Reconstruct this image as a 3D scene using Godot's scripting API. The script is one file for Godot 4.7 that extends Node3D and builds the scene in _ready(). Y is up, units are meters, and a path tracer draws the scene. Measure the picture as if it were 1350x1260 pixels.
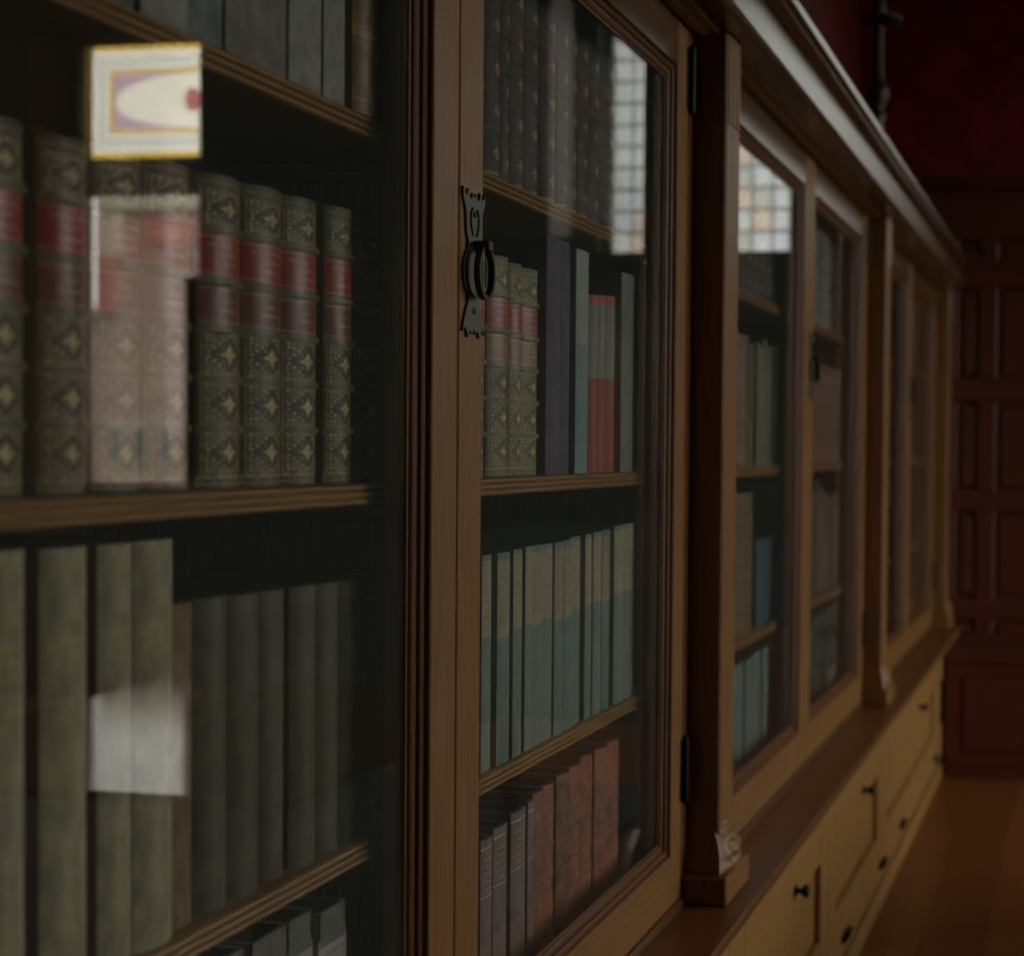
extends Node3D
# A long glazed oak bookcase against the back wall of a panelled library room.
# x runs along the bookcase, y is up, z points from the doors into the room; the faces of the doors stand at z = 0.

const HALF = 0.841            # width of half a bay
const SEAMS = [1.2688, 2.9508, 4.6328]
const POSTS = [0.428, 2.11, 3.792, 5.474]
const END_X = 5.55            # end wall
const BACK_Z = -0.345         # back wall
const FAR_Z = 4.5             # wall across the room
const NEAR_X = -2.6           # wall behind the viewer
const TOP_Y = 3.7
const LEDGE_Y = 0.471
const SHELF_Y = [0.500, 0.811, 1.146, 1.4866]   # tops of bottom board and shelves
var M = {}                    # materials
var names = {}
var rng = RandomNumberGenerator.new()

# ------------------------------------------------------------------ nodes
func numbered(called):
	names[called] = names.get(called, 0) + 1
	return called if names[called] == 1 else "%s_%03d" % [called, names[called] - 1]

func tag(o, label, category, group = "", kind = ""):
	o.set_meta("label", label)
	o.set_meta("category", category)
	if group != "": o.set_meta("group", group)
	if kind != "": o.set_meta("kind", kind)
	return o

func thing(called, label, category, at = Vector3.ZERO, group = "", kind = ""):
	var o = Node3D.new()
	o.name = numbered(called)
	o.position = at
	add_child(o)
	return tag(o, label, category, group, kind)

func part(called, parent):
	var o = Node3D.new()
	o.name = called
	parent.add_child(o, true)
	return o

func obj(called, st, m, parent = self):
	var o = MeshInstance3D.new()
	o.name = called if parent != self else numbered(called)
	o.mesh = st.commit() if st is SurfaceTool else st
	o.material_override = m
	parent.add_child(o, true)
	return o

# ------------------------------------------------------------------ shapes
func start():
	var st = SurfaceTool.new()
	st.begin(Mesh.PRIMITIVE_TRIANGLES)
	return st

func tri(st, p, n, uv):
	# p, uv: three each; n: one normal or three
	var order = [0, 1, 2]
	var face = (p[1] - p[0]).cross(p[2] - p[0])
	var nn = n if n is Vector3 else n[0] + n[1] + n[2]
	if face.dot(nn) > 0.0: order = [0, 2, 1]
	for i in order:
		st.set_normal(n if n is Vector3 else n[i])
		st.set_uv(uv[i])
		st.add_vertex(p[i])

func quad(st, a, b, c, d, n, ua = Vector2.ZERO, ub = Vector2.ZERO, uc = Vector2.ZERO, ud = Vector2.ZERO):
	if n is Vector3:
		tri(st, [a, b, c], n, [ua, ub, uc])
		tri(st, [a, c, d], n, [ua, uc, ud])
	else:
		tri(st, [a, b, c], [n[0], n[1], n[2]], [ua, ub, uc])
		tri(st, [a, c, d], [n[0], n[2], n[3]], [ua, uc, ud])

func uvof(p, n, grain, off):
	var m = n.abs()
	var a = 0 if m.x >= m.y and m.x >= m.z else (1 if m.y >= m.z else 2)
	if a == grain:
		return Vector2(p[(a + 1) % 3] * 0.2 + off.x, p[(a + 2) % 3] + off.y)
	return Vector2(p[grain] + off.x, p[3 - a - grain] + off.y)

func box(st, lo, hi, bev = 0.0, grain = 0, off = null):
	if off == null: off = Vector2(rng.randf() * 3.0, rng.randf() * 3.0)
	var c = (lo + hi) * 0.5
	var h = (hi - lo) * 0.5
	var pt = func(axis, s):   # vertex of the face across axis, at the corner with signs s
		var v = Vector3()
		for k in 3: v[k] = c[k] + s[k] * (h[k] - (0.0 if k == axis else bev))
		return v
	for axis in 3:
		var j = (axis + 1) % 3
		var k = (axis + 2) % 3
		for sg in [-1.0, 1.0]:
			var n = Vector3()
			n[axis] = sg
			var q = []
			for cs in [[-1, -1], [1, -1], [1, 1], [-1, 1]]:
				var s = Vector3()
				s[axis] = sg
				s[j] = cs[0]
				s[k] = cs[1]
				q.append(pt.call(axis, s))
			quad(st, q[0], q[1], q[2], q[3], n, uvof(q[0], n, grain, off), uvof(q[1], n, grain, off), uvof(q[2], n, grain, off), uvof(q[3], n, grain, off))
	if bev <= 0.0: return
	for i in 3:
		var j = (i + 1) % 3
		var k = (i + 2) % 3
		for si in [-1.0, 1.0]:
			for sj in [-1.0, 1.0]:
				var n = Vector3()
				n[i] = si
				n[j] = sj
				var s0 = n
				s0[k] = -1.0
				var s1 = n
				s1[k] = 1.0
				var q = [pt.call(i, s0), pt.call(i, s1), pt.call(j, s1), pt.call(j, s0)]
				n = n.normalized()
				quad(st, q[0], q[1], q[2], q[3], n, uvof(q[0], n, grain, off), uvof(q[1], n, grain, off), uvof(q[2], n, grain, off), uvof(q[3], n, grain, off))
	for sx in [-1.0, 1.0]:
		for sy in [-1.0, 1.0]:
			for sz in [-1.0, 1.0]:
				var s = Vector3(sx, sy, sz)
				var q = [pt.call(0, s), pt.call(1, s), pt.call(2, s)]
				var n = s.normalized()
				tri(st, q, n, [uvof(q[0], n, grain, off), uvof(q[1], n, grain, off), uvof(q[2], n, grain, off)])

func bx(called, lo, hi, m, parent, bev = 0.0, grain = 0):
	var st = start()
	box(st, lo, hi, bev, grain)
	return obj(called, st, m, parent)

# a closed profile (a, b) drawn along l from l0 to l1; k0, k1: how far the ends run on per unit of a (mitres)
func extrude(st, prof, o, va, vb, vl, l0, l1, k0 = 0.0, k1 = 0.0):
	var area = 0.0
	var n = prof.size()
	for i in n:
		var p = prof[i]
		var q = prof[(i + 1) % n]
		area += p.x * q.y - q.x * p.y
	var sg = 1.0 if area > 0.0 else -1.0
	var run = 0.0
	var off = Vector2(rng.randf() * 3.0, rng.randf() * 3.0)
	for i in n:
		var p = prof[i]
		var q = prof[(i + 1) % n]
		var d = (q - p)
		if d.length() < 1e-7: continue
		var nn = (va * d.y - vb * d.x).normalized() * sg
		var a0 = o + va * p.x + vb * p.y + vl * (l0 + k0 * p.x)
		var a1 = o + va * p.x + vb * p.y + vl * (l1 + k1 * p.x)
		var b0 = o + va * q.x + vb * q.y + vl * (l0 + k0 * q.x)
		var b1 = o + va * q.x + vb * q.y + vl * (l1 + k1 * q.x)
		var v1 = run + d.length()
		quad(st, a0, a1, b1, b0, nn, Vector2(l0, run) + off, Vector2(l1, run) + off, Vector2(l1, v1) + off, Vector2(l0, v1) + off)
		run = v1
	var t = Geometry2D.triangulate_polygon(PackedVector2Array(prof))
	for e in [[l0, k0, -1.0], [l1, k1, 1.0]]:
		for i in range(0, t.size(), 3):
			var ps = []
			var us = []
			for k in 3:
				var p = prof[t[i + k]]
				ps.append(o + va * p.x + vb * p.y + vl * (e[0] + e[1] * p.x))
				us.append(Vector2(p.x * 0.2, p.y) + off)
			tri(st, ps, vl * e[2], us)

# a profile of (radius, height) turned about the upright axis at o
func lathe(st, prof, o, segs = 20):
	var n = prof.size()
	var nor = []
	for i in n:
		var a = prof[max(i - 1, 0)]
		var b = prof[min(i + 1, n - 1)]
		var d = (b - a).normalized()
		nor.append(Vector2(d.y, -d.x))
	for s in segs:
		var t0 = TAU * s / segs
		var t1 = TAU * (s + 1) / segs
		for i in n - 1:
			var f = func(k, t): return o + Vector3(prof[k].x * cos(t), prof[k].y, prof[k].x * sin(t))
			var g = func(k, t): return Vector3(nor[k].x * cos(t), nor[k].y, nor[k].x * sin(t))
			quad(st, f.call(i, t0), f.call(i, t1), f.call(i + 1, t1), f.call(i + 1, t0), [g.call(i, t0), g.call(i, t1), g.call(i + 1, t1), g.call(i + 1, t0)], Vector2(t0, prof[i].y), Vector2(t1, prof[i].y), Vector2(t1, prof[i + 1].y), Vector2(t0, prof[i + 1].y))

# a band of rectangular section bent round an oval that faces z
func oval_ring(st, o, rx, ry, w, depth, segs = 28):
	for s in segs:
		var e = []
		for t in [TAU * s / segs, TAU * (s + 1) / segs]:
			var d = Vector3(cos(t), sin(t), 0)
			e.append([o + Vector3(d.x * rx, d.y * ry, 0), o + Vector3(d.x * (rx - w), d.y * (ry - w), 0), d])
		var z = Vector3(0, 0, depth)
		quad(st, e[0][0], e[1][0], e[1][0] + z, e[0][0] + z, [e[0][2], e[1][2], e[1][2], e[0][2]])
		quad(st, e[0][1], e[1][1], e[1][1] + z, e[0][1] + z, [-e[0][2], -e[1][2], -e[1][2], -e[0][2]])
		quad(st, e[0][0] + z, e[1][0] + z, e[1][1] + z, e[0][1] + z, Vector3(0, 0, 1))
		quad(st, e[0][0], e[1][0], e[1][1], e[0][1], Vector3(0, 0, -1))

# ------------------------------------------------------------------ textures and materials
func fit(f, w, h):
	var im = Image.create(w, h, false, Image.FORMAT_RGB8)
	for y in h:
		for x in w:
			im.set_pixel(x, y, f.call(x, y))
	return ImageTexture.create_from_image(im)

func noise(seed_, freq, oct = 3):
	var n = FastNoiseLite.new()
	n.seed = seed_
	n.noise_type = FastNoiseLite.TYPE_SIMPLEX_SMOOTH
	n.frequency = freq
	n.fractal_octaves = oct
	return n

func mat(called, c, rough, spec = 0.5, tex = null, scale = Vector3.ONE):
	var m = StandardMaterial3D.new()
	m.resource_name = called
	m.albedo_color = c
	m.roughness = rough
	m.metallic_specular = spec
	if tex != null:
		m.albedo_texture = tex
		m.uv1_scale = scale
	M[called] = m
	return m

func glass(called, a, c = Color(1, 1, 1)):
	var m = mat(called, Color(c.r, c.g, c.b, a), 0.0)
	m.transparency = BaseMaterial3D.TRANSPARENCY_ALPHA
	return m

func oak_texture(seed_, dark, light):
	var n1 = noise(seed_, 1.0, 4)
	var n2 = noise(seed_ + 1, 1.0, 3)
	var n3 = noise(seed_ + 2, 1.0, 2)
	return fit(func(x, y):
		var wave = n2.get_noise_2d(x * 0.006, y * 0.012) * 14.0
		var streak = n1.get_noise_2d(x * 0.008, (y + wave) * 0.22)
		var fine = n3.get_noise_2d(x * 0.03, y * 0.9)
		var fleck = max(0.0, n3.get_noise_2d(x * 0.05 + 90.0, y * 0.16 + x * 0.02) - 0.42) * 1.1
		var t = clampf(0.5 + 0.55 * streak + 0.22 * fine + fleck, 0.0, 1.0)
		return dark.lerp(light, t), 512, 512)

func panel_ornament(px, py):
	# gilt tooling inside one square compartment of a spine, px and py from -1 to 1: how much gold shows
	var ax = absf(px)
	var ay = absf(py)
	if ax > 0.95 or ay > 0.95: return 0.7
	if ax > 0.90 or ay > 0.90: return 0.12
	var r = Vector2(ax, ay)
	if pow(ax, 0.55) + pow(ay, 0.55) < pow(0.58, 0.55): return 1.0     # four-pointed star
	for k in 5:                                                        # beads on a lozenge
		var q = Vector2(0.10 + 0.17 * k, 0.94 - 0.14 - 0.17 * k)
		if r.distance_to(q) < 0.058: return 1.0
	for q in [[0.30, 0.30, 0.05], [0.66, 0.30, 0.05], [0.30, 0.66, 0.05], [0.82, 0.10, 0.06], [0.10, 0.84, 0.06]]:
		if r.distance_to(Vector2(q[0], q[1])) < q[2]: return 0.8
	if ax + ay > 0.98:                                                 # leafy corners
		for q in [[0.82, 0.82, 0.085], [0.82, 0.62, 0.07], [0.62, 0.82, 0.07], [0.64, 0.60, 0.06], [0.84, 0.42, 0.06], [0.42, 0.84, 0.06], [0.70, 0.72, 0.045], [0.85, 0.28, 0.045], [0.28, 0.85, 0.045]]:
			var d = r.distance_to(Vector2(q[0], q[1]))
			if d < q[2]: return 0.9
			if d < q[2] + 0.035: return 0.05
		return 0.45
	return 0.04

const BANDS = [0.192, 0.351, 0.51, 0.663, 0.827]     # raised bands of the gilt sets, from the foot

func gilt_texture(seed_, ground, gold):
	var w = 160
	var h = 800
	var n = noise(seed_, 0.05, 3)
	var cells = [[0.045, 0.19], [0.198, 0.345], [0.357, 0.504], [0.835, 0.955]]
	return fit(func(x, y):
		var u = (x + 0.5) / w
		var v = 1.0 - (y + 0.5) / h
		var g = 0.12
		for c in cells:
			if v > c[0] and v < c[1] and u > 0.06 and u < 0.94:
				g = panel_ornament((u - 0.5) / 0.44, ((v - c[0]) / (c[1] - c[0]) - 0.5) * 2.0)
		for b in BANDS:
			if absf(absf(v - b) - 0.0095) < 0.0028: g = 0.8
		if v < 0.045: g = 0.85 if (absf(v - 0.038) < 0.003 or absf(v - 0.014) < 0.002) else (0.6 if absf(v - 0.026) < 0.005 and fmod(u * 14.0, 1.0) < 0.5 else 0.15)
		if v > 0.958: g = 0.5 if absf(v - 0.975) < 0.004 else 0.22
		g = clampf(g * (0.8 + 0.5 * n.get_noise_2d(x, y)), 0.0, 1.0)
		return ground.lerp(gold, g), w, h)

# rows of small worn gilt marks on a coloured ground, with a rule above and below
func title_texture(seed_, ground, gold, rows):
	var w = 128
	var h = 112
	var r = RandomNumberGenerator.new()
	r.seed = seed_
	var im = Image.create(w, h, false, Image.FORMAT_RGB8)
	im.fill(ground)
	for y in [5, 6, 10, h - 7, h - 6, h - 11]: im.fill_rect(Rect2i(0, y, w, 1), ground.lerp(gold, 0.75))
	for row in rows:      # [height from the top, number of marks, size]
		var x = 64 - row[1] * row[2] * 0.6
		for k in row[1]:
			var s = int(row[2])
			var y = int(row[0])
			var c = ground.lerp(gold, r.randf_range(0.55, 0.95))
			im.fill_rect(Rect2i(int(x), y, 2, s), c)
			if r.randf() < 0.7: im.fill_rect(Rect2i(int(x + s * 0.7), y, 2, s), c)
			if r.randf() < 0.6: im.fill_rect(Rect2i(int(x), y + (0 if r.randf() < 0.5 else s / 2), int(s * 0.8), 2), c)
			if r.randf() < 0.5: im.fill_rect(Rect2i(int(x), y + s - 2, int(s * 0.8), 2), c)
			x += row[2] * 1.2
	return ImageTexture.create_from_image(im)

# a spine made of fields of colour from the foot up: [[upper end, colour], ...], gilt rules at given heights, mottled
func field_texture(seed_, fields, rules = [], gold = Color(0.75, 0.65, 0.4), mottle = 0.12, marks = []):
	var w = 64
	var h = 320
	var n = noise(seed_, 0.035, 4)
	var r = RandomNumberGenerator.new()
	r.seed = seed_
	var im = Image.create(w, h, false, Image.FORMAT_RGB8)
	for y in h:
		var v = 1.0 - (y + 0.5) / h
		var c = fields[-1][1]
		for f in fields:
			if v <= f[0]:
				c = f[1]
				break
		for q in rules:
			if absf(v - q) < 0.0035: c = c.lerp(gold, 0.8)
		for x in w:
			var k = 1.0 + mottle * n.get_noise_2d(x, y * 0.7)
			im.set_pixel(x, y, Color(c.r * k, c.g * k, c.b * k))
	for q in marks:      # [height, half width 0..1, gold share, thickness px]: a broken line of lettering
		var y = int((1.0 - q[0]) * h)
		var x = int(w * (0.5 - q[1] * 0.5))
		while x < w * (0.5 + q[1] * 0.5):
			var l = r.randi_range(1, 3)
			for xx in range(x, min(x + l, w)):
				for yy in q[3]:
					im.set_pixel(xx, clampi(y + yy, 0, h - 1), im.get_pixel(xx, clampi(y + yy, 0, h - 1)).lerp(gold, q[2]))
			x += l + 1
	return ImageTexture.create_from_image(im)

func materials():
	var wood = Vector3(0.9, 2.6, 1)
	mat("oak", Color(1, 1, 1), 0.45, 0.5, oak_texture(11, Color(0.43, 0.285, 0.14), Color(0.63, 0.45, 0.24)), wood)
	mat("oak_brightened", Color(1, 1, 1), 0.4, 0.5, oak_texture(21, Color(0.53, 0.385, 0.21), Color(0.72, 0.545, 0.32)), wood)  # paler copy of the oak: stronger light on the fronts is put into the colour
	mat("oak_red", Color(1, 1, 1), 0.36, 0.5, oak_texture(31, Color(0.36, 0.215, 0.11), Color(0.54, 0.35, 0.185)), wood)
	mat("oak_bead", Color(0.76, 0.68, 0.60), 0.5, 0.5, M.oak.albedo_texture, wood)
	mat("oak_old", Color(1, 1, 1), 0.27, 0.5, oak_texture(51, Color(0.33, 0.225, 0.12), Color(0.50, 0.36, 0.20)), wood)
	M.oak_old.clearcoat_enabled = true
	M.oak_old.clearcoat = 1.0
	M.oak_old.clearcoat_roughness = 0.27
	mat("panel_wood", Color(1, 1, 1), 0.45, 0.5, oak_texture(91, Color(0.32, 0.155, 0.10), Color(0.45, 0.23, 0.15)), wood)
	mat("floor_wood", Color(1, 1, 1), 0.3, 0.5, oak_texture(111, Color(0.47, 0.285, 0.15), Color(0.64, 0.42, 0.23)), wood)
	mat("floor_wood_dark", Color(1, 1, 1), 0.3, 0.5, oak_texture(131, Color(0.42, 0.25, 0.13), Color(0.58, 0.37, 0.20)), wood)
	mat("table_wood", Color(1, 1, 1), 0.08, 0.5, oak_texture(151, Color(0.30, 0.15, 0.07), Color(0.43, 0.24, 0.12)), wood)
	mat("iron", Color(0.10, 0.115, 0.105), 0.42).metallic = 0.7
	mat("worn_iron", Color(0.36, 0.355, 0.32), 0.5).metallic = 0.5
	mat("bronze", Color(0.27, 0.255, 0.19), 0.4).metallic = 0.75
	mat("paper", Color(0.62, 0.56, 0.43), 0.9)
	mat("dusty_paper", Color(0.33, 0.28, 0.2), 0.9)
	mat("plaster", Color(0.55, 0.50, 0.42), 0.9)
	mat("green_wall", Color(0.17, 0.20, 0.155), 0.8)
	mat("stone", Color(0.70, 0.66, 0.58), 0.85)
	mat("lawn", Color(0.26, 0.28, 0.18), 0.95)
	mat("lead", Color(0.30, 0.31, 0.31), 0.6)
	mat("rug", Color(0.10, 0.13, 0.10), 0.95)
	mat("brown_curtain", Color(0.30, 0.20, 0.12), 0.95)
	var bl = mat("blind", Color(0.56, 0.44, 0.20), 0.95, 0.15)  # lets daylight through, so the added slit reads as a pale strip
	bl.backlight_enabled = true
	bl.backlight = Color(0.9, 0.9, 0.9)
	glass("door_glass", 0.02, Color(0.75, 0.8, 0.75))
	glass("clear_glass", 0.04)
	var n = noise(201, 1.0, 3)
	var n2 = noise(202, 1.0, 3)
	var damask = fit(func(x, y):
		var u = x / 256.0 * TAU
		var v = y / 256.0 * TAU
		var f = cos(u) * cos(v * 0.5 * 2.0) + 0.6 * sin(u * 2.0 + 1.4 * sin(v)) * sin(v * 2.0) + 0.5 * cos(u * 3.0) * cos(v * 3.0 + 1.2 * sin(u))
		f += 0.5 * n.get_noise_2d(x * 0.05, y * 0.05)
		var t = smoothstep(0.1, 0.35, f) + 0.2 * n2.get_noise_2d(x * 0.3, y * 0.3)
		return Color(0.45, 0.055, 0.10).lerp(Color(0.54, 0.065, 0.12), clampf(t, 0.0, 1.0)), 256, 256)
	var d = mat("damask", Color(1, 1, 1), 0.6, 0.5, damask, Vector3(2.2, 2.2, 2.2))
	d.uv1_triplanar = true
	d.uv1_world_triplanar = true
	mat("red_paint", Color(0.42, 0.09, 0.07), 0.7)
	var brick = mat("outer_brick", Color(1, 1, 1), 0.9, 0.3, fit(func(x, y):
		var row = y / 16
		var col = (x + (16 if row % 2 else 0)) / 32
		var k = 1.0 + 0.14 * n.get_noise_2d(col * 7.3, row * 3.1) + 0.05 * n2.get_noise_2d(x * 0.2, y * 0.2)
		if y % 16 < 2 or (x + (16 if row % 2 else 0)) % 32 < 2: return Color(0.64, 0.58, 0.53)
		return Color(0.62 * k, 0.52 * k, 0.485 * k), 256, 256), Vector3(0.25, 0.25, 0.25))
	brick.uv1_triplanar = true
	brick.uv1_world_triplanar = true
	# coloured window glass: lets the daylight behind it through
	for g in [["white_glass", Color(0.94, 0.92, 0.87)], ["blue_white_glass", Color(0.87, 0.89, 0.87)], ["amber_glass", Color(0.92, 0.78, 0.36)], ["green_glass", Color(0.35, 0.60, 0.42)], ["violet_glass", Color(0.76, 0.65, 0.73)], ["ruby_glass", Color(0.80, 0.52, 0.55)]]:
		var m = mat(g[0], Color(g[1].r, g[1].g, g[1].b, 0.0), 0.0)
		m.refraction_enabled = true
		m.refraction_scale = 0.05
	var hazy = mat("hazy_glass", Color(0.68, 0.85, 0.97, 0.86), 0.5)
	hazy.transparency = BaseMaterial3D.TRANSPARENCY_ALPHA
	hazy.backlight_enabled = true
	hazy.backlight = Color(1, 1, 1)
	var hazy2 = mat("hazy_white_glass", Color(0.74, 0.88, 0.97, 0.85), 0.5)
	hazy2.transparency = BaseMaterial3D.TRANSPARENCY_ALPHA
	hazy2.backlight_enabled = true
	hazy2.backlight = Color(1, 1, 1)
	for g in [["amber_haze", Color(1.0, 0.80, 0.12)], ["green_haze", Color(0.22, 0.60, 0.36)]]:
		var m = mat(g[0], Color(g[1].r, g[1].g, g[1].b, 0.95), 0.5)
		m.transparency = BaseMaterial3D.TRANSPARENCY_ALPHA
		m.backlight_enabled = true
		m.backlight = Color(1, 1, 1)
	# books
	var gold = Color(0.90, 0.88, 0.62)
	mat("gilt_brown", Color(1, 1, 1), 0.5, 0.4, gilt_texture(301, Color(0.25, 0.195, 0.125), gold))
	mat("gilt_pale", Color(1, 1, 1), 0.5, 0.4, gilt_texture(302, Color(0.40, 0.37, 0.25), Color(0.86, 0.83, 0.62)))
	mat("gilt_brown_leather", Color(0.40, 0.36, 0.25), 0.45)
	mat("gilt_pale_leather", Color(0.50, 0.47, 0.34), 0.45)
	for k in 3:
		mat("red_title_%d" % k, Color(1, 1, 1), 0.36, 0.5, title_texture(310 + k, Color(0.60, 0.095, 0.085), gold, [[22, 7, 11], [48, 5, 9], [74, 5, 10]]))
		mat("brown_title_%d" % k, Color(1, 1, 1), 0.38, 0.5, title_texture(320 + k, Color(0.44, 0.20, 0.14), gold, [[40, 3, 8], [66, 7, 7]]))
	mat("pale_red_title", Color(1, 1, 1), 0.36, 0.5, title_texture(317, Color(0.62, 0.20, 0.17), gold, [[22, 7, 11], [48, 5, 9], [74, 5, 10]]))
	mat("pale_brown_title", Color(1, 1, 1), 0.38, 0.5, title_texture(327, Color(0.60, 0.44, 0.30), gold, [[40, 3, 8], [66, 7, 7]]))
	var lines = []
	for k in 9: lines.append([0.955 - 0.034 * k, 0.7, 0.25, 2])
	style("blue_card", [[0.62, Color(0.49, 0.55, 0.515)], [0.975, Color(0.66, 0.62, 0.51)], [1.0, Color(0.49, 0.55, 0.515)]], [], 0.06, lines, Color(0.3, 0.27, 0.2), 0.75, 0.06)
	style("blue_card_worn", [[0.60, Color(0.46, 0.53, 0.50)], [0.965, Color(0.62, 0.585, 0.49)], [1.0, Color(0.46, 0.53, 0.50)]], [], 0.08, lines, Color(0.3, 0.27, 0.2), 0.75, 0.06)
	style("mauve_cloth", [[1.0, Color(0.50, 0.42, 0.39)]], [0.955, 0.715], 0.08, [[0.90, 0.6, 0.7, 3], [0.865, 0.5, 0.6, 3], [0.83, 0.6, 0.6, 3], [0.79, 0.5, 0.5, 3], [0.755, 0.4, 0.6, 3]], Color(0.80, 0.77, 0.66), 0.6, 0.08)
	style("red_calf", [[1.0, Color(0.60, 0.375, 0.265)]], [0.06, 0.2, 0.36, 0.52, 0.68, 0.84], 0.3, [[0.76, 0.5, 0.5, 3]], Color(0.72, 0.60, 0.42), 0.5, 0.16)
	style("brown_calf", [[1.0, Color(0.50, 0.345, 0.22)]], [0.06, 0.2, 0.36, 0.52, 0.68, 0.84], 0.3, [[0.76, 0.5, 0.5, 3]], Color(0.72, 0.60, 0.42), 0.5, 0.16)
	var tools = []
	for k in 5:
		for j in 5: tools.append([0.085 + 0.17 * k + 0.011 * j, [0.08, 0.2, 0.32, 0.2, 0.08][j], 1.0, 3])
	style("dark_leather", [[1.0, Color(0.21, 0.19, 0.135)]], [0.02, 0.185, 0.195, 0.355, 0.365, 0.525, 0.535, 0.695, 0.705, 0.865, 0.875], 0.25, tools, Color(0.78, 0.70, 0.42), 0.6, 0.22)
	style("brown_leather", [[0.53, Color(0.265, 0.195, 0.14)], [0.70, Color(0.32, 0.165, 0.13)], [1.0, Color(0.265, 0.195, 0.14)]], [0.02, 0.185, 0.195, 0.355, 0.365, 0.525, 0.535, 0.695, 0.705, 0.865, 0.875], 0.25, tools, Color(0.80, 0.71, 0.45), 0.6, 0.22)
	style("grey_green_cloth", [[1.0, Color(0.61, 0.585, 0.46)]], [], 0.2, [[0.855, 0.4, 0.5, 5], [0.80, 0.5, 0.6, 6], [0.77, 0.4, 0.5, 4], [0.735, 0.5, 0.45, 4]], Color(0.78, 0.68, 0.34), 0.7, 0.18)
	style("dark_green_cloth", [[1.0, Color(0.34, 0.325, 0.25)]], [0.985, 0.972, 0.958, 0.945, 0.62, 0.40], 0.16, [[0.745, 0.6, 0.35, 4], [0.71, 0.5, 0.3, 4]], Color(0.36, 0.35, 0.26), 0.6, 0.24)
	style("tan_cloth", [[1.0, Color(0.48, 0.385, 0.265)]], [], 0.2, [], gold, 0.7, 0.1)
	style("vellum", [[1.0, Color(0.56, 0.57, 0.54)]], [], 0.2, [], gold, 0.65, 0.06)
	style("grey_vellum", [[1.0, Color(0.47, 0.455, 0.40)]], [], 0.25, [], gold, 0.65, 0.06)
	style("green_vellum", [[1.0, Color(0.42, 0.47, 0.44)]], [], 0.25, [], gold, 0.65, 0.08)
	style("gilt_calf", [[1.0, Color(0.56, 0.43, 0.22)]], [0.27, 0.285, 0.30, 0.05], 0.3, [[0.28, 0.8, 0.7, 3]], Color(0.72, 0.62, 0.32), 0.4, 0.2)
	style("purple_cloth", [[1.0, Color(0.355, 0.335, 0.40)]], [], 0.12, [], gold, 0.75, 0.10)
	style("white_teal", [[0.58, Color(0.50, 0.60, 0.58)], [1.0, Color(0.62, 0.65, 0.62)]], [], 0.05, [], gold, 0.7, 0.03)
	style("coral_band", [[0.53, Color(0.66, 0.32, 0.26)], [0.95, Color(0.58, 0.565, 0.52)], [1.0, Color(0.72, 0.36, 0.26)]], [], 0.05, [], gold, 0.6, 0.34)
	style("grey_paper", [[1.0, Color(0.54, 0.52, 0.48)]], [], 0.1, [], gold, 0.8, 0.03)
	style("box_file", [[0.84, Color(0.66, 0.65, 0.60)], [0.845, Color(0.33, 0.34, 0.34)], [0.875, Color(0.66, 0.65, 0.60)], [1.0, Color(0.42, 0.43, 0.40)]], [], 0.06, [], gold, 0.6, 0.0)
	style("cream_card", [[1.0, Color(0.50, 0.48, 0.40)]], [], 0.12, [], gold, 0.75, 0.04)
	style("blue_cloth", [[1.0, Color(0.25, 0.33, 0.38)]], [], 0.12, [], gold, 0.7, 0.06)
	style("teal_card", [[1.0, Color(0.42, 0.52, 0.49)]], [], 0.06, [], gold, 0.75, 0.04)
	style("teal_dark", [[1.0, Color(0.24, 0.31, 0.28)]], [], 0.1, [], gold, 0.75, 0.06)
	style("black_cloth", [[1.0, Color(0.16, 0.14, 0.11)]], [0.9, 0.1], 0.2, [], Color(0.4, 0.34, 0.2), 0.6, 0.1)
	mat("red_edge", Color(0.36, 0.09, 0.075), 0.7)

func style(called, fields, rules, mottle, marks, gold, rough, bulge):
	mat(called, Color(1, 1, 1), rough, 0.5, field_texture(hash(called) % 1000, fields, rules, gold, mottle, marks))
	M[called].set_meta("bulge", bulge)
	mat(called + "_board", Color(0.48, 0.13, 0.11) if called == "grey_green_cloth" else fields[0][1], rough)

# ------------------------------------------------------------------ books
func spine_curve(t, bulge, out = 0.0, segs = 8):
	var pts = []
	var h = t * 0.5
	var s = bulge * t
	for i in segs + 1:
		var a = -1.0 + 2.0 * i / segs
		var z = -s * a * a
		var n = Vector3(2.0 * s * a / h, 0, 1).normalized()
		pts.append([Vector3(a * h, 0, z) + n * out, n, float(i) / segs])
	return pts

func spine_strip(st, t, bulge, y0, y1, out, caps = false):
	var c = spine_curve(t, bulge, out)
	for i in c.size() - 1:
		var a = c[i]
		var b = c[i + 1]
		var up0 = Vector3(0, y0, 0)
		var up1 = Vector3(0, y1, 0)
		quad(st, a[0] + up0, b[0] + up0, b[0] + up1, a[0] + up1, [a[1], b[1], b[1], a[1]], Vector2(a[2], 1), Vector2(b[2], 1), Vector2(b[2], 0), Vector2(a[2], 0))
		if caps:
			var back = Vector3(0, 0, -bulge * t - 0.004)
			for e in [[up0, Vector3.DOWN], [up1, Vector3.UP]]:
				quad(st, a[0] + e[0], b[0] + e[0], Vector3(b[0].x, 0, back.z) + e[0], Vector3(a[0].x, 0, back.z) + e[0], e[1], Vector2(a[2], 0.0), Vector2(b[2], 0.0), Vector2(b[2], 0.01), Vector2(a[2], 0.01))

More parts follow.
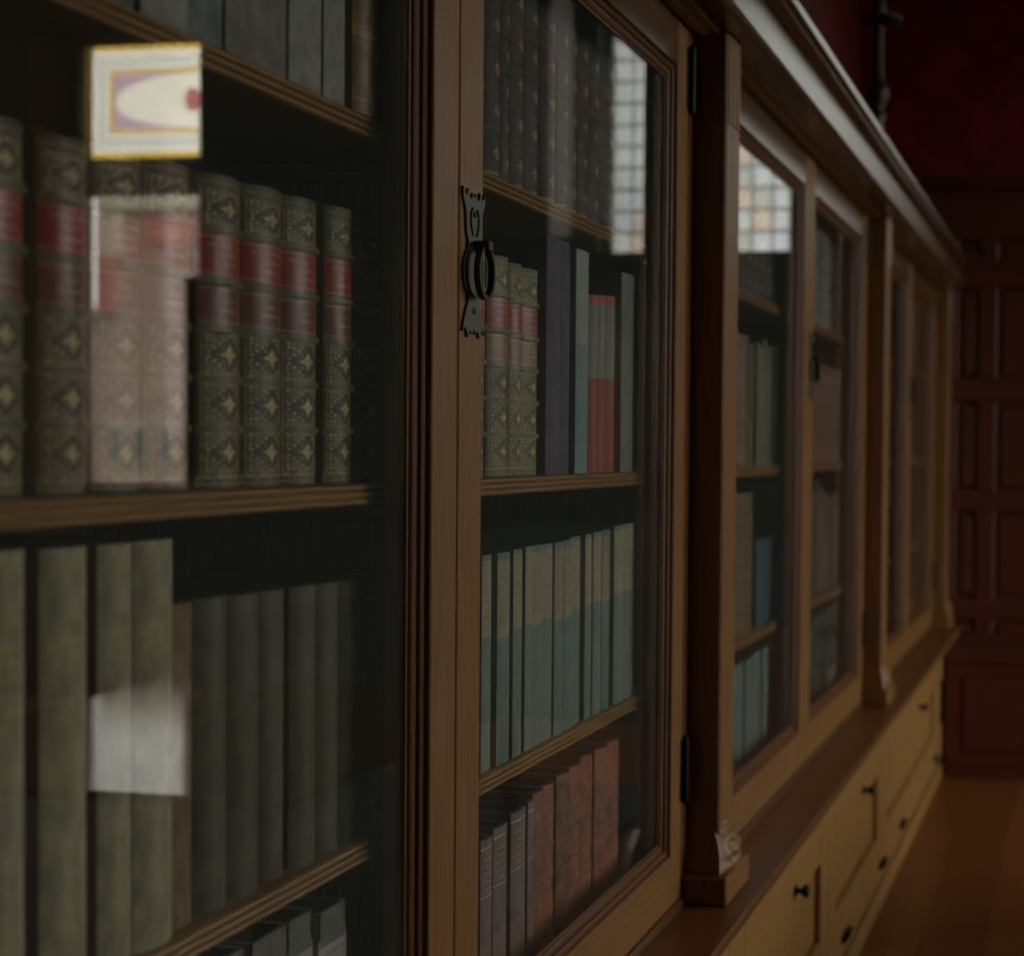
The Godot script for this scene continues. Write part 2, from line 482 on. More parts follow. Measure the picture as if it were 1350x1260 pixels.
func book(called, label, group, kind, x0, x1, y0, y1, z, depth = 0.17, tilt = 0.0):
	var t = x1 - x0 - 0.0016
	var h = y1 - y0
	var gilt = kind.begins_with("gilt_brown") or kind.begins_with("gilt_pale")
	var bulge = 0.2 if gilt else M[kind].get_meta("bulge")
	var o = thing(called, label, "book", Vector3((x0 + x1) * 0.5, y0, z), group)
	o.rotation.z = tilt
	var s = start()
	spine_strip(s, t, bulge, 0.0, h, 0.0, true)
	obj("spine", s, M[kind], o)
	var back = -bulge * t
	var cover = start()
	for sx in [-1.0, 1.0]:
		var a = sx * t * 0.5
		var b = sx * (t * 0.5 - 0.003)
		box(cover, Vector3(min(a, b), 0, back - depth), Vector3(max(a, b), h, back), 0.0)
	obj("cover", cover, M[kind + ("_leather" if gilt else "_board")], o)
	bx("pages", Vector3(-t * 0.5 + 0.003, 0.004, back - depth + 0.004), Vector3(t * 0.5 - 0.003, h - 0.004, back - 0.001), M.dusty_paper, o)
	if gilt:
		for f in BANDS:
			var b = start()
			spine_strip(b, t, bulge, h * f - 0.0027, h * f + 0.0027, 0.0028, true)
			obj("raised_band", b, M[kind + "_leather"], o)
		var k = rng.randi_range(0, 2)
		var red = start()
		spine_strip(red, t * 0.97, bulge, h * 0.678, h * 0.812, 0.0005)
		obj("title_label", red, M["red_title_%d" % k] if kind == "gilt_brown" else M.pale_red_title, o).set_meta("label", "red leather label with worn gilt lettering")
		var brown = start()
		spine_strip(brown, t * 0.97, bulge, h * 0.525, h * 0.648, 0.0005)
		obj("volume_label", brown, M["brown_title_%d" % k] if kind == "gilt_brown" else M.pale_brown_title, o).set_meta("label", "russet leather label with worn gilt lettering")
	elif kind in ["dark_leather", "brown_leather", "red_calf", "brown_calf"]:
		var at = [0.19, 0.36, 0.53, 0.70, 0.87] if kind.ends_with("leather") else [0.2, 0.36, 0.52, 0.68, 0.84]
		for f in at:
			var b = start()
			spine_strip(b, t, bulge, h * f - 0.002, h * f + 0.002, 0.0013, true)
			obj("raised_band", b, M[kind + "_board"], o)
	return o

# ------------------------------------------------------------------ the bookcase
func carved_foot(st, x, w):
	# a leaf that swells from the pilaster's face to the block below it
	var nx = 20
	var ny = 16
	var y0 = LEDGE_Y + 0.047
	var hgt = 0.075
	var f = func(i, j):
		var a = -1.0 + 2.0 * i / nx
		var b = float(j) / ny
		var e = clampf(1.0 - b, 0.0, 1.0)
		var wide = w * 0.5 * (1.0 + 0.55 * pow(e, 1.6))
		var z = 0.051 + 0.019 * pow(e, 1.4) + 0.006 * sin(b * PI) + 0.005 * absf(cos(a * PI * 1.5)) * sin(minf(1.0, b * 1.15) * PI) + 0.0025 * sin(b * 22.0) * (1.0 - a * a)
		z -= 0.012 * a * a
		return Vector3(x + a * wide, y0 + b * hgt, z)
	for i in nx:
		for j in ny:
			var q = [f.call(i, j), f.call(i + 1, j), f.call(i + 1, j + 1), f.call(i, j + 1)]
			var nn = []
			for c in [[i, j], [i + 1, j], [i + 1, j + 1], [i, j + 1]]:
				var du = f.call(c[0] + 0.1, c[1]) - f.call(c[0] - 0.1, c[1])
				var dv = f.call(c[0], c[1] + 0.1) - f.call(c[0], c[1] - 0.1)
				nn.append(du.cross(dv).normalized())
			quad(st, q[0], q[1], q[2], q[3], nn, Vector2(q[0].y, q[0].x), Vector2(q[1].y, q[1].x), Vector2(q[2].y, q[2].x), Vector2(q[3].y, q[3].x))
	for sx in [-1.0, 1.0]:      # closed flanks
		for j in ny:
			var a = f.call(0 if sx < 0 else nx, j)
			var b = f.call(0 if sx < 0 else nx, j + 1)
			quad(st, a, b, Vector3(b.x, b.y, 0.0), Vector3(a.x, a.y, 0.0), Vector3(sx, 0, 0), Vector2(a.y, a.z), Vector2(b.y, b.z), Vector2(b.y, 0), Vector2(a.y, 0))

func pilaster(x, label):
	var p = thing("pilaster", label, "pilaster", Vector3.ZERO, "carved pilasters of the bookcase")
	bx("shaft", Vector3(x - 0.0405, LEDGE_Y + 0.045, -0.03), Vector3(x + 0.0405, 1.829, 0.051), M.oak, p, 0.003, 1)
	bx("plinth_block", Vector3(x - 0.07, LEDGE_Y, -0.0015), Vector3(x + 0.07, LEDGE_Y + 0.045, 0.072), M.oak, p, 0.003, 0)
	var st = start()
	carved_foot(st, x, 0.081)
	obj("carved_foot", st, M.oak, p)
	for k in 3:
		var s = start()
		var c = x - 0.024 + 0.024 * k
		extrude(s, [Vector2(-0.009, 0), Vector2(-0.0065, 0.0024), Vector2(0, 0.0034), Vector2(0.0065, 0.0024), Vector2(0.009, 0)], Vector3(c, 0, 0.0505), Vector3.RIGHT, Vector3(0, 0, 1), Vector3.UP, 1.69, 1.827)
		obj("reed", s, M.oak, p)

func door(x0, x1, y0, y1, latched, hinge_side, parent):
	var d = part("door", parent)
	var sw = 0.0525
	var rt = 0.069
	var rb = 0.078
	var back = -0.041
	bx("stile", Vector3(x0, y0, back), Vector3(x0 + sw, y1, 0), M.oak, d, 0.0012, 1)
	bx("stile", Vector3(x1 - sw, y0, back), Vector3(x1, y1, 0), M.oak, d, 0.0012, 1)
	bx("rail", Vector3(x0 + sw, y1 - rt, back), Vector3(x1 - sw, y1, -0.0002), M.oak_old, d, 0.0008, 0)
	bx("rail", Vector3(x0 + sw, y0, back), Vector3(x1 - sw, y0 + rb, -0.0002), M.oak, d, 0.0008, 0)
	# mitred sticking round the glass: a is the distance from the frame, b the height over the back of the door
	var prof = [Vector2(0, -0.0155), Vector2(0, -0.0025), Vector2(0.0018, -0.006), Vector2(0.0038, -0.0068), Vector2(0.0045, -0.005), Vector2(0.0075, -0.0042), Vector2(0.0105, -0.006), Vector2(0.0115, -0.0095), Vector2(0.0145, -0.0098), Vector2(0.0175, -0.0088), Vector2(0.0205, -0.0105), Vector2(0.0225, -0.0135), Vector2(0.025, -0.0138), Vector2(0.025, -0.0155)]
	var ix0 = x0 + sw
	var ix1 = x1 - sw
	var iy0 = y0 + rb
	var iy1 = y1 - rt
	var Z = Vector3(0, 0, 1)
	for i in prof.size(): prof[i] = Vector2(prof[i].x * 0.86, prof[i].y)
	for e in [[Vector3(ix0, 0, 0), Vector3.RIGHT, Vector3.UP, iy0, iy1], [Vector3(ix1, 0, 0), Vector3.LEFT, Vector3.UP, iy0, iy1], [Vector3(0, iy0, 0), Vector3.UP, Vector3.RIGHT, ix0, ix1], [Vector3(0, iy1, 0), Vector3.DOWN, Vector3.RIGHT, ix0, ix1]]:
		var st = start()
		extrude(st, prof, e[0], e[1], Z, e[2], e[3], e[4], 1.0, -1.0)
		obj("glazing_bead", st, M.oak_bead, d)
	# the back half of the frame is rebated to hold the pane
	for e in [[ix0, ix0 + 0.013, iy0, iy1, 1], [ix1 - 0.013, ix1, iy0, iy1, 1]]:
		bx("rebate_strip", Vector3(e[0], e[2], back), Vector3(e[1], e[3], -0.019), M.oak_red, d, 0.0, 1)
	bx("glass_pane", Vector3(ix0 + 0.001, iy0 + 0.001, -0.0185), Vector3(ix1 - 0.001, iy1 - 0.001, -0.0155), M.door_glass, d)
	for hy in [0.683, 1.747]:
		var h = start()
		var hx = x1 + 0.006 if hinge_side > 0 else x0 - 0.006
		lathe(h, [Vector2(0, -0.055), Vector2(0.003, -0.053), Vector2(0.004, -0.05), Vector2(0.006, -0.0478), Vector2(0.006, 0.0478), Vector2(0.004, 0.05), Vector2(0.003, 0.053), Vector2(0, 0.055)], Vector3(hx, hy, 0.004), 14)
		box(h, Vector3(hx - 0.014, hy - 0.0475, -0.004), Vector3(hx + 0.014, hy + 0.0475, 0.0015), 0.0005)
		obj("hinge", h, M.iron, d)
	if latched:
		latch(x0 + sw * 0.5 + 0.001, 1.365, d)
	return d

func latch(x, y, parent):
	var half = [Vector2(0, 0.066), Vector2(0.004, 0.071), Vector2(0.007, 0.064), Vector2(0.012, 0.067), Vector2(0.013, 0.074), Vector2(0.017, 0.066), Vector2(0.0215, 0.069), Vector2(0.0245, 0.0745), Vector2(0.0235, 0.062), Vector2(0.0195, 0.056), Vector2(0.017, 0.046), Vector2(0.0165, 0.03), Vector2(0.012, 0.022), Vector2(0.0145, 0.014), Vector2(0.02, 0.006), Vector2(0.0235, -0.006), Vector2(0.0225, -0.018), Vector2(0.016, -0.027), Vector2(0.0115, -0.031), Vector2(0.013, -0.04), Vector2(0.0185, -0.05), Vector2(0.0225, -0.06), Vector2(0.025, -0.069), Vector2(0.0195, -0.064), Vector2(0.0155, -0.068), Vector2(0.0125, -0.074), Vector2(0.009, -0.066), Vector2(0.004, -0.07), Vector2(0, -0.065)]
	var prof = half.duplicate()
	for i in range(half.size() - 2, 0, -1): prof.append(Vector2(-half[i].x, half[i].y))
	var st = start()
	extrude(st, prof, Vector3(x, y, 0), Vector3.RIGHT, Vector3.UP, Vector3(0, 0, 1), 0.0, 0.0028)
	obj("latch_plate", st, M.worn_iron, parent)
	for sx in [-1.0, 1.0]:
		var bar = start()
		var pts = [Vector2(0.006, 0.056), Vector2(0.0095, 0.05), Vector2(0.0095, 0.038), Vector2(0.005, 0.028), Vector2(0.0035, 0.029), Vector2(0.0075, 0.0385), Vector2(0.0075, 0.0495), Vector2(0.0045, 0.055)]
		var pr = []
		for p in pts: pr.append(Vector2(p.x * sx, p.y))
		extrude(bar, pr, Vector3(x, y, 0.0028), Vector3.RIGHT, Vector3.UP, Vector3(0, 0, 1), 0.0, 0.0014)
		obj("scroll", bar, M.iron, parent)
	var boss = start()
	var rim = []
	for k in 28: rim.append(Vector2(cos(TAU * k / 28) * 0.0195, sin(TAU * k / 28) * 0.0265))
	extrude(boss, rim, Vector3(x, y - 0.006, 0.0028), Vector3.RIGHT, Vector3.UP, Vector3(0, 0, 1), 0.0, 0.0022)
	obj("escutcheon", boss, M.worn_iron, parent)
	var ring = start()
	oval_ring(ring, Vector3(x + 0.002, y - 0.008, 0.010), 0.0185, 0.0275, 0.0036, 0.0065, 36)
	box(ring, Vector3(x - 0.004, y + 0.0135, 0.0026), Vector3(x + 0.008, y + 0.0235, 0.020), 0.0012)
	obj("ring_handle", ring, M.bronze, parent)
	for p in [Vector2(0.0, -0.047), Vector2(0.0, 0.05)]:
		var s = start()
		lathe(s, [Vector2(0.0032, 0.0), Vector2(0.0028, 0.0012), Vector2(0, 0.0018)], Vector3.ZERO, 10)
		var o = obj("screw", s, M.iron, parent)
		o.position = Vector3(x + p.x, y + p.y, 0.0028)
		o.rotation.x = PI / 2

func bay(k):
	var s = SEAMS[k]
	var t = thing("glazed_bookcase", ["oak bookcase bay whose meeting stile carries an iron ring latch in full view", "oak bookcase bay between two carved pilasters, next along from the latched doors", "dark end bay of the oak bookcase against the panelled wall"][k], "bookcase", Vector3.ZERO, "bays of the long glazed bookcase")
	var xl = s - HALF + 0.03
	var xr = s + HALF - 0.03
	var y0 = LEDGE_Y
	var y1 = 1.832
	# carcase
	bx("back_panel", Vector3(xl, y0, -0.338), Vector3(xr, y1, -0.32), M.oak, t, 0.0, 1)
	bx("side_panel", Vector3(xl, y0, -0.32), Vector3(xl + 0.035, y1, -0.044), M.oak, t, 0.0, 1)
	bx("side_panel", Vector3(xr - 0.035, y0, -0.32), Vector3(xr, y1, -0.042), M.oak, t, 0.0, 1)
	bx("divider", Vector3(s + 0.012, y0, -0.32), Vector3(s + 0.032, y1, -0.048), M.oak, t, 0.0, 1)
	bx("top_board", Vector3(xl + 0.035, y1 - 0.012, -0.32), Vector3(xr - 0.035, y1, -0.042), M.oak, t)
	for c in [[xl + 0.0355, s + 0.0115], [s + 0.0325, xr - 0.0355]]:
		for j in 4:
			var st = start()
			var top = SHELF_Y[j]
			if j == 0:
				box(st, Vector3(c[0], LEDGE_Y + 0.002, -0.3195), Vector3(c[1], top, -0.043), 0.001)
				obj("bottom_board", st, M.oak, t)
				continue
			# reeded front edge: three beads
			var pr = [Vector2(-0.3195, -0.02), Vector2(-0.3195, 0.0), Vector2(-0.049, 0.0)]
			for b in 3:
				var yy = -0.0033 - 0.0067 * b
				pr.append(Vector2(-0.0515, yy + 0.003))
				pr.append(Vector2(-0.047, yy + 0.0018))
				pr.append(Vector2(-0.0462, yy))
				pr.append(Vector2(-0.047, yy - 0.0018))
				pr.append(Vector2(-0.0515, yy - 0.003))
			pr.append(Vector2(-0.05, -0.02))
			extrude(st, pr, Vector3(0, top, 0), Vector3(0, 0, 1), Vector3.UP, Vector3.RIGHT, c[0], c[1])
			obj("shelf", st, M.oak_brightened, t)
			bx("shelf_batten", Vector3(c[1] - 0.011, top - 0.042, -0.30), Vector3(c[1] - 0.0005, top - 0.0203, -0.07), M.oak_old, t, 0.001, 2)
	# jambs and door sill
	bx("jamb", Vector3(s - HALF + 0.045, y0, -0.04), Vector3(s - HALF + 0.0755, 1.8293, -0.002), M.oak_red, t, 0.001, 1)
	bx("jamb", Vector3(s + HALF - 0.0755, y0, -0.04), Vector3(s + HALF - 0.045, 1.8293, -0.002), M.oak_red, t, 0.001, 1)
	bx("door_sill", Vector3(s - HALF + 0.076, LEDGE_Y, -0.04), Vector3(s + HALF - 0.076, LEDGE_Y + 0.0135, 0.006), M.oak_old, t, 0.0015, 0)
	door(s - HALF + 0.0785, s - 0.0012, 0.486, 1.822, false, -1, t)
	door(s + 0.0012, s + HALF - 0.0785, 0.486, 1.822, true, 1, t)

func cornice():
	var c = thing("bookcase_cornice", "moulded oak cornice running along the top of the whole bookcase", "cornice")
	c.set_meta("kind", "thing")
	var Z = Vector3(0, 0, 1)
	var a = start()
	extrude(a, [Vector2(-0.34, 1.8325), Vector2(-0.03, 1.8325), Vector2(-0.03, 1.8298), Vector2(0.078, 1.8298), Vector2(0.086, 1.832), Vector2(0.090, 1.838), Vector2(0.090, 1.897), Vector2(-0.34, 1.897)], Vector3.ZERO, Z, Vector3.UP, Vector3.RIGHT, -0.35, END_X - 0.001)
	obj("fascia", a, M.oak_old, c)
	var b = start()
	extrude(b, [Vector2(-0.34, 1.8971), Vector2(0.086, 1.8971), Vector2(0.086, 1.901), Vector2(0.094, 1.9015), Vector2(0.099, 1.904), Vector2(0.106, 1.9065), Vector2(0.112, 1.908), Vector2(0.112, 1.9125), Vector2(0.109, 1.913), Vector2(0.111, 1.9155), Vector2(0.116, 1.9175), Vector2(0.122, 1.918), Vector2(0.122, 1.933), Vector2(0.119, 1.936), Vector2(-0.34, 1.936)], Vector3.ZERO, Z, Vector3.UP, Vector3.RIGHT, -0.35, END_X - 0.001)
	obj("crown_moulding", b, M.oak_old, c)
	for k in 3:
		var s = start()
		extrude(s, [Vector2(0.0, 1.8295), Vector2(0.040, 1.8295), Vector2(0.036, 1.8262), Vector2(0.024, 1.825), Vector2(0.016, 1.8215), Vector2(0.008, 1.8205), Vector2(0.006, 1.823), Vector2(0.0, 1.8232)], Vector3.ZERO, Z, Vector3.UP, Vector3.RIGHT, POSTS[k] + 0.0412, POSTS[k + 1] - 0.0412)
		obj("bed_moulding", s, M.oak, c)

func base():
	var t = thing("ledge_board", "long oak ledge board with moulded nosing under the glazed doors", "ledge")
	var st = start()
	extrude(st, [Vector2(-0.335, LEDGE_Y - 0.03), Vector2(0.094, LEDGE_Y - 0.03), Vector2(0.097, LEDGE_Y - 0.022), Vector2(0.103, LEDGE_Y - 0.017), Vector2(0.105, LEDGE_Y - 0.010), Vector2(0.1045, LEDGE_Y - 0.004), Vector2(0.102, LEDGE_Y - 0.0006), Vector2(-0.335, LEDGE_Y - 0.0006)], Vector3.ZERO, Vector3(0, 0, 1), Vector3.UP, Vector3.RIGHT, -0.35, END_X - 0.001)
	obj("board", st, M.oak_red, t)
	# cupboards below: frame, sunk panels, knobs, plinth with slots
	var cells = [[-0.3, 0.36, 0.1], [0.53, 1.10, 0.85], [1.28, 1.86, 1.62], [2.06, 2.665, 2.42], [2.825, 3.40, 3.17], [3.56, 4.66, 4.23], [4.83, 5.46, 5.15]]
	var ends = [-0.35, 0.445, 1.19, 1.96, 2.745, 3.48, 4.745, END_X - 0.001]
	var tops = LEDGE_Y - 0.0305
	for i in cells.size():
		var c = cells[i]
		var which = ["at the open end of the bookcase", "under the plain door of the first pair", "under the latched door", "beside the first carved foot", "just past the first carved foot", "widest of the row, under the end bay", "half hidden by the low chest"]
		var u = thing("base_cupboard", "low oak cupboard with one sunk panel, %s" % which[i], "cupboard", Vector3.ZERO, "cupboards under the ledge")
		var x0 = ends[i] + 0.0006
		var x1 = ends[i + 1] - 0.0006
		bx("carcase", Vector3(x0, 0.06, -0.33), Vector3(x1, tops, 0.076), M.oak_brightened, u, 0.0, 0)
		bx("stile", Vector3(x0, 0.07, 0.0762), Vector3(c[0], tops, 0.098), M.oak_brightened, u, 0.002, 1)
		bx("stile", Vector3(c[1], 0.07, 0.0762), Vector3(x1, tops, 0.098), M.oak_brightened, u, 0.002, 1)
		bx("rail", Vector3(c[0], 0.355, 0.0762), Vector3(c[1], tops, 0.098), M.oak_brightened, u, 0.002, 0)
		bx("rail", Vector3(c[0], 0.07, 0.0762), Vector3(c[1], 0.195, 0.098), M.oak_brightened, u, 0.002, 0)
		var p = start()
		var m = 0.012
		# fielded panel with sloping margins
		var o = [Vector3(c[0], 0.195, 0.08), Vector3(c[1], 0.195, 0.08), Vector3(c[1], 0.355, 0.08), Vector3(c[0], 0.355, 0.08)]
		var q = [Vector3(c[0] + m * 2, 0.195 + m, 0.089), Vector3(c[1] - m * 2, 0.195 + m, 0.089), Vector3(c[1] - m * 2, 0.355 - m, 0.089), Vector3(c[0] + m * 2, 0.355 - m, 0.089)]
		for e in 4:
			var f = (e + 1) % 4
			var n = (o[f] - o[e]).cross(q[e] - o[e]).normalized()
			quad(p, o[e], o[f], q[f], q[e], n, Vector2(o[e].x, o[e].y), Vector2(o[f].x, o[f].y), Vector2(q[f].x, q[f].y), Vector2(q[e].x, q[e].y))
		quad(p, q[0], q[1], q[2], q[3], Vector3(0, 0, 1), Vector2(q[0].x, q[0].y), Vector2(q[1].x, q[1].y), Vector2(q[2].x, q[2].y), Vector2(q[3].x, q[3].y))
		obj("panel", p, M.oak_brightened, u)
		if i == cells.size() - 1: continue
		var k = start()
		lathe(k, [Vector2(0.011, 0), Vector2(0.010, 0.003), Vector2(0.005, 0.006), Vector2(0.005, 0.012), Vector2(0.010, 0.016), Vector2(0.0125, 0.021), Vector2(0.010, 0.026), Vector2(0, 0.028)], Vector3.ZERO, 14)
		var ko = obj("knob", k, M.iron, u)
		ko.position = Vector3(c[2], 0.378, 0.098)
		ko.rotation.x = PI / 2
	var pl = thing("plinth", "oak plinth with dark finger slots running along the floor under the cupboards", "plinth")
	bx("board", Vector3(-0.35, 0.0, -0.33), Vector3(END_X - 0.001, 0.0595, 0.094), M.oak_old, pl, 0.002, 0)
	var mould = start()
	extrude(mould, [Vector2(0.0941, 0.001), Vector2(0.1005, 0.001), Vector2(0.1005, 0.036), Vector2(0.098, 0.043), Vector2(0.0941, 0.046)], Vector3.ZERO, Vector3(0, 0, 1), Vector3.UP, Vector3.RIGHT, -0.35, END_X - 0.001)
	obj("skirting", mould, M.oak_brightened, pl)
	for x in [1.5, 2.25, 2.949, 3.479, 3.86, 4.7]:
		var s = start()
		oval_ring(s, Vector3(x, 0.112, 0.0982), 0.05, 0.0095, 0.004, 0.009)
		box(s, Vector3(x - 0.046, 0.106, 0.0982), Vector3(x + 0.046, 0.118, 0.0995), 0.0)
		obj("slot_handle", s, M.iron, pl)

# ------------------------------------------------------------------ rows of books
const ORDINALS = ["first", "second", "third", "fourth", "fifth", "sixth", "seventh", "eighth", "ninth", "tenth", "eleventh", "twelfth", "thirteenth", "fourteenth", "fifteenth"]

func row(list, y, z, called, label, group, kinds, tops, depth = 0.17, from = "", backwards = false):
	# list: [left, right] along the shelf; kinds and tops: one for all, or one each
	for i in list.size():
		var kd = kinds[i] if kinds is Array else kinds
		var top = tops[i] if tops is Array else tops
		var says = label
		if from != "": says += ", %s from the %s" % [ORDINALS[list.size() - 1 - i if backwards else i], from]
		book(called, says, group, kd, list[i][0], list[i][1], y + 0.0004, top, z + rng.randf_range(-0.003, 0.003), depth)

func spread(x, widths, gap = 0.001):
	var out = []
	for w in widths:
		out.append([x, x + w])
		x += w + gap
	return out

func books():
	var S0 = SHELF_Y[0]
	var S1 = SHELF_Y[1]
	var S2 = SHELF_Y[2]
	var S3 = SHELF_Y[3]
	# first pair of doors, pane without a latch
	row([[0.7099, 0.7678], [0.7698, 0.8277], [0.8288, 0.8906], [0.8906, 0.9441], [0.9441, 0.9881], [0.9881, 1.0258], [1.0258, 1.0726], [1.0726, 1.1235], [1.1235, 1.1596]], S3, -0.057, "book", "pale vellum-backed volume on the top shelf", "vellum volumes on the top shelf", ["green_vellum", "vellum", "green_vellum", "vellum", "green_vellum", "grey_vellum", "grey_vellum", "vellum", "vellum"], [1.7693, 1.7645, 1.7693, 1.7597, 1.7645, 1.7693, 1.7693, 1.7645, 1.7693], 0.17, "brown calf one", true)
	row([[1.1640, 1.2100]], S3, -0.048, "book", "brown calf volume with one gilt band beside the pale vellum spines", "", "gilt_calf", 1.7548)
	row([[0.6326, 0.6838], [0.6906, 0.7388], [0.7456, 0.7951], [0.7996, 0.8468], [0.8490, 0.8993], [0.9008, 0.9577], [0.9622, 1.0183], [1.0183, 1.0754], [1.0764, 1.1348], [1.1377, 1.1846], [1.1889, 1.2348]], S2, -0.059, "book", "thick dark volume with gilt stars and red label", "gilt star set behind the pane without a latch", "gilt_brown", [1.3869, 1.3869, 1.3869, 1.3859, 1.3888, 1.3917, 1.3926, 1.3946, 1.3965, 1.3980, 1.3989], 0.165, "plain oak stile", true)
	row([[0.7099, 0.7456], [0.7483, 0.7834], [0.7963, 0.8405], [0.8471, 0.8830], [0.8830, 0.9268]], S1, -0.053, "book", "tall grey-green cloth volume with gold lettering", "tall grey-green set", "grey_green_cloth", [1.1130, 1.1130, 1.1113, 1.1109, 1.1109], 0.19, "thin tan volume", true)
	row([[0.9278, 0.9589]], S1, -0.061, "book", "tan cloth volume between the tall grey-green set and the dark green set", "", "tan_cloth", 1.0599)
	row([[0.9607, 1.0017], [1.0017, 1.0450], [1.0450, 1.0861], [1.0861, 1.1264], [1.1264, 1.1656], [1.1656, 1.2089]], S1, -0.059, "book", "dark green cloth volume of the even set", "dark green set", "dark_green_cloth", [1.0611, 1.0592, 1.0581, 1.0581, 1.0569, 1.0561], 0.16, "tan volume", false)
	row([[1.2116, 1.2348]], S1, -0.065, "book", "thin dark brown volume squeezed between the dark green set and divider", "", "black_cloth", 1.0584)
	row([[0.9224, 0.9658], [0.9706, 1.0192], [1.0212, 1.0751], [1.0785, 1.1197], [1.1233, 1.1716]], S0, -0.059, "box_file", "grey box file with white paper label", "box files on the bottom shelf", "box_file", [0.7668, 0.7687, 0.7697, 0.7668, 0.7598], 0.2, "plain oak stile", true)
	# latched door of the first pair
	row([[1.4549, 1.5008], [1.5028, 1.5284], [1.5291, 1.5729], [1.5729, 1.6192], [1.6192, 1.6705], [1.6705, 1.7039], [1.7039, 1.7443], [1.7443, 1.7877], [1.7877, 1.8350], [1.8350, 1.8945]], S3, -0.059, "book", "dark leather volume with raised bands and gilt tools", "dark leather volumes behind the latched door", ["dark_leather", "dark_leather", "brown_leather", "dark_leather", "brown_leather", "brown_leather", "dark_leather", "brown_leather", "brown_leather", "brown_leather"], [1.7693, 1.7307, 1.7693, 1.7645, 1.7693, 1.7645, 1.7645, 1.7693, 1.7645, 1.7693], 0.17, "latch stile", false)
	row([[1.4149, 1.4695], [1.4704, 1.5260], [1.5260, 1.5632], [1.5632, 1.6233]], S2, -0.057, "book", "pale gilt volume with red label", "pale gilt set behind the latched door", "gilt_pale", [1.4013, 1.4011, 1.3989, 1.3988], 0.17, "purple-grey pair", true)
	row([[1.6258, 1.6688], [1.6688, 1.7168]], S2, -0.055, "book", "tall plain purple-grey volume", "purple-grey pair", "purple_cloth", [1.4452, 1.4480], 0.2, "pale gilt set", false)
	row([[1.7248, 1.7708]], S2, -0.055, "book", "tall book, white above and teal below, beside the purple-grey pair", "", "white_teal", 1.4447, 0.2)
	row([[1.7716, 1.8062], [1.8062, 1.8450], [1.8450, 1.8935]], S2, -0.055, "book", "coral red book with broad off-white band", "coral trio", "coral_band", [1.3898, 1.3929, 1.3966], 0.17, "white and teal book", false)
	row([[1.8935, 1.9478]], S2, -0.055, "book", "plain grey paper-covered book at the end of the coral trio", "", "grey_paper", 1.4350, 0.2)
	row([[1.4511, 1.4770], [1.4836, 1.5191], [1.5279, 1.5546], [1.5618, 1.5829], [1.5829, 1.6165], [1.6165, 1.6522], [1.6522, 1.6832], [1.6832, 1.7174], [1.7174, 1.7553], [1.7621, 1.7876], [1.7923, 1.8250], [1.8250, 1.8583], [1.8711, 1.9076], [1.9076, 1.9664]], S1, -0.055, "book", "pale blue card volume with long cream label", "blue card set behind the latched door", ["blue_card", "blue_card_worn", "blue_card", "blue_card", "blue_card_worn", "blue_card", "blue_card_worn", "blue_card_worn", "blue_card", "blue_card", "blue_card", "blue_card_worn", "blue_card", "blue_card"], [1.0581, 1.0585, 1.0594, 1.0604, 1.0606, 1.0594, 1.0599, 1.0604, 1.0621, 1.0633, 1.0643, 1.0654, 1.0681, 1.0697], 0.17, "latch stile", false)
	row([[1.3715, 1.4101], [1.4111, 1.4482], [1.4487, 1.4806], [1.4831, 1.5216], [1.5323, 1.5760], [1.5788, 1.5988]], S0, -0.057, "book", "mauve cloth volume with gilt ruled title", "mauve set on the bottom shelf", "mauve_cloth", [0.7340, 0.7340, 0.7336, 0.7378, 0.7430, 0.7446], 0.17, "red-brown calf set", true)
	row([[1.5988, 1.6342], [1.6371, 1.6792], [1.6836, 1.7293], [1.7293, 1.7703], [1.7738, 1.8169], [1.8242, 1.8736], [1.8774, 1.9297]], S0, -0.057, "book", "worn red-brown calf volume on the bottom shelf", "red-brown calf set on the bottom shelf", ["red_calf", "red_calf", "brown_calf", "red_calf", "red_calf", "red_calf", "red_calf"], [0.7504, 0.7499, 0.7533, 0.7533, 0.7571, 0.7562, 0.7552], 0.17, "mauve set", false)
	# second pair of doors
	var g = "volumes behind the second pair of doors"
	row(spread(2.45, [0.055, 0.06, 0.055, 0.06, 0.055, 0.06, 0.06, 0.055], 0.002), S3, -0.059, "book", "brown leather volume on the top shelf", g, "brown_leather", [1.75, 1.755, 1.75, 1.76, 1.75, 1.75, 1.745, 1.75], 0.17, "second seam of doors", true)
	row(spread(2.50, [0.055, 0.05, 0.054], 0.002), S2, -0.059, "book", "brown calf volume past the first pilaster", g, "brown_calf", 1.405, 0.17, "cream paper books", true)
	row(spread(2.668, [0.034, 0.03, 0.036, 0.032, 0.045, 0.034, 0.036], 0.004), S2, -0.057, "book", "cream paper-covered book past the first pilaster", g, "cream_card", [1.392, 1.398, 1.392, 1.41, 1.398, 1.402, 1.385], 0.17, "brown calf ones", false)
	row(spread(2.51, [0.07, 0.075, 0.07], 0.002), S1, -0.059, "book", "tall brown volume past the first pilaster", g, "tan_cloth", 1.093, 0.17, "dark blue books", true)
	row(spread(2.735, [0.05, 0.06, 0.055], 0.002), S1, -0.059, "book", "dark blue cloth volume past the first pilaster", g, "blue_cloth", 0.992, 0.17, "tall brown ones", false)
	row(spread(2.50, [0.05, 0.048, 0.05, 0.05, 0.048, 0.05, 0.05], 0.001), S0, -0.059, "book", "pale teal card volume in the bottom row", g, "teal_card", [0.756, 0.757, 0.758, 0.757, 0.759, 0.76, 0.76], 0.17, "single teal volume", true)
	row([[2.894, 2.943]], S0, -0.059, "book", "single pale teal volume standing apart from its row", "", "teal_card", 0.785)
	var g2 = "volumes behind the second latched door"
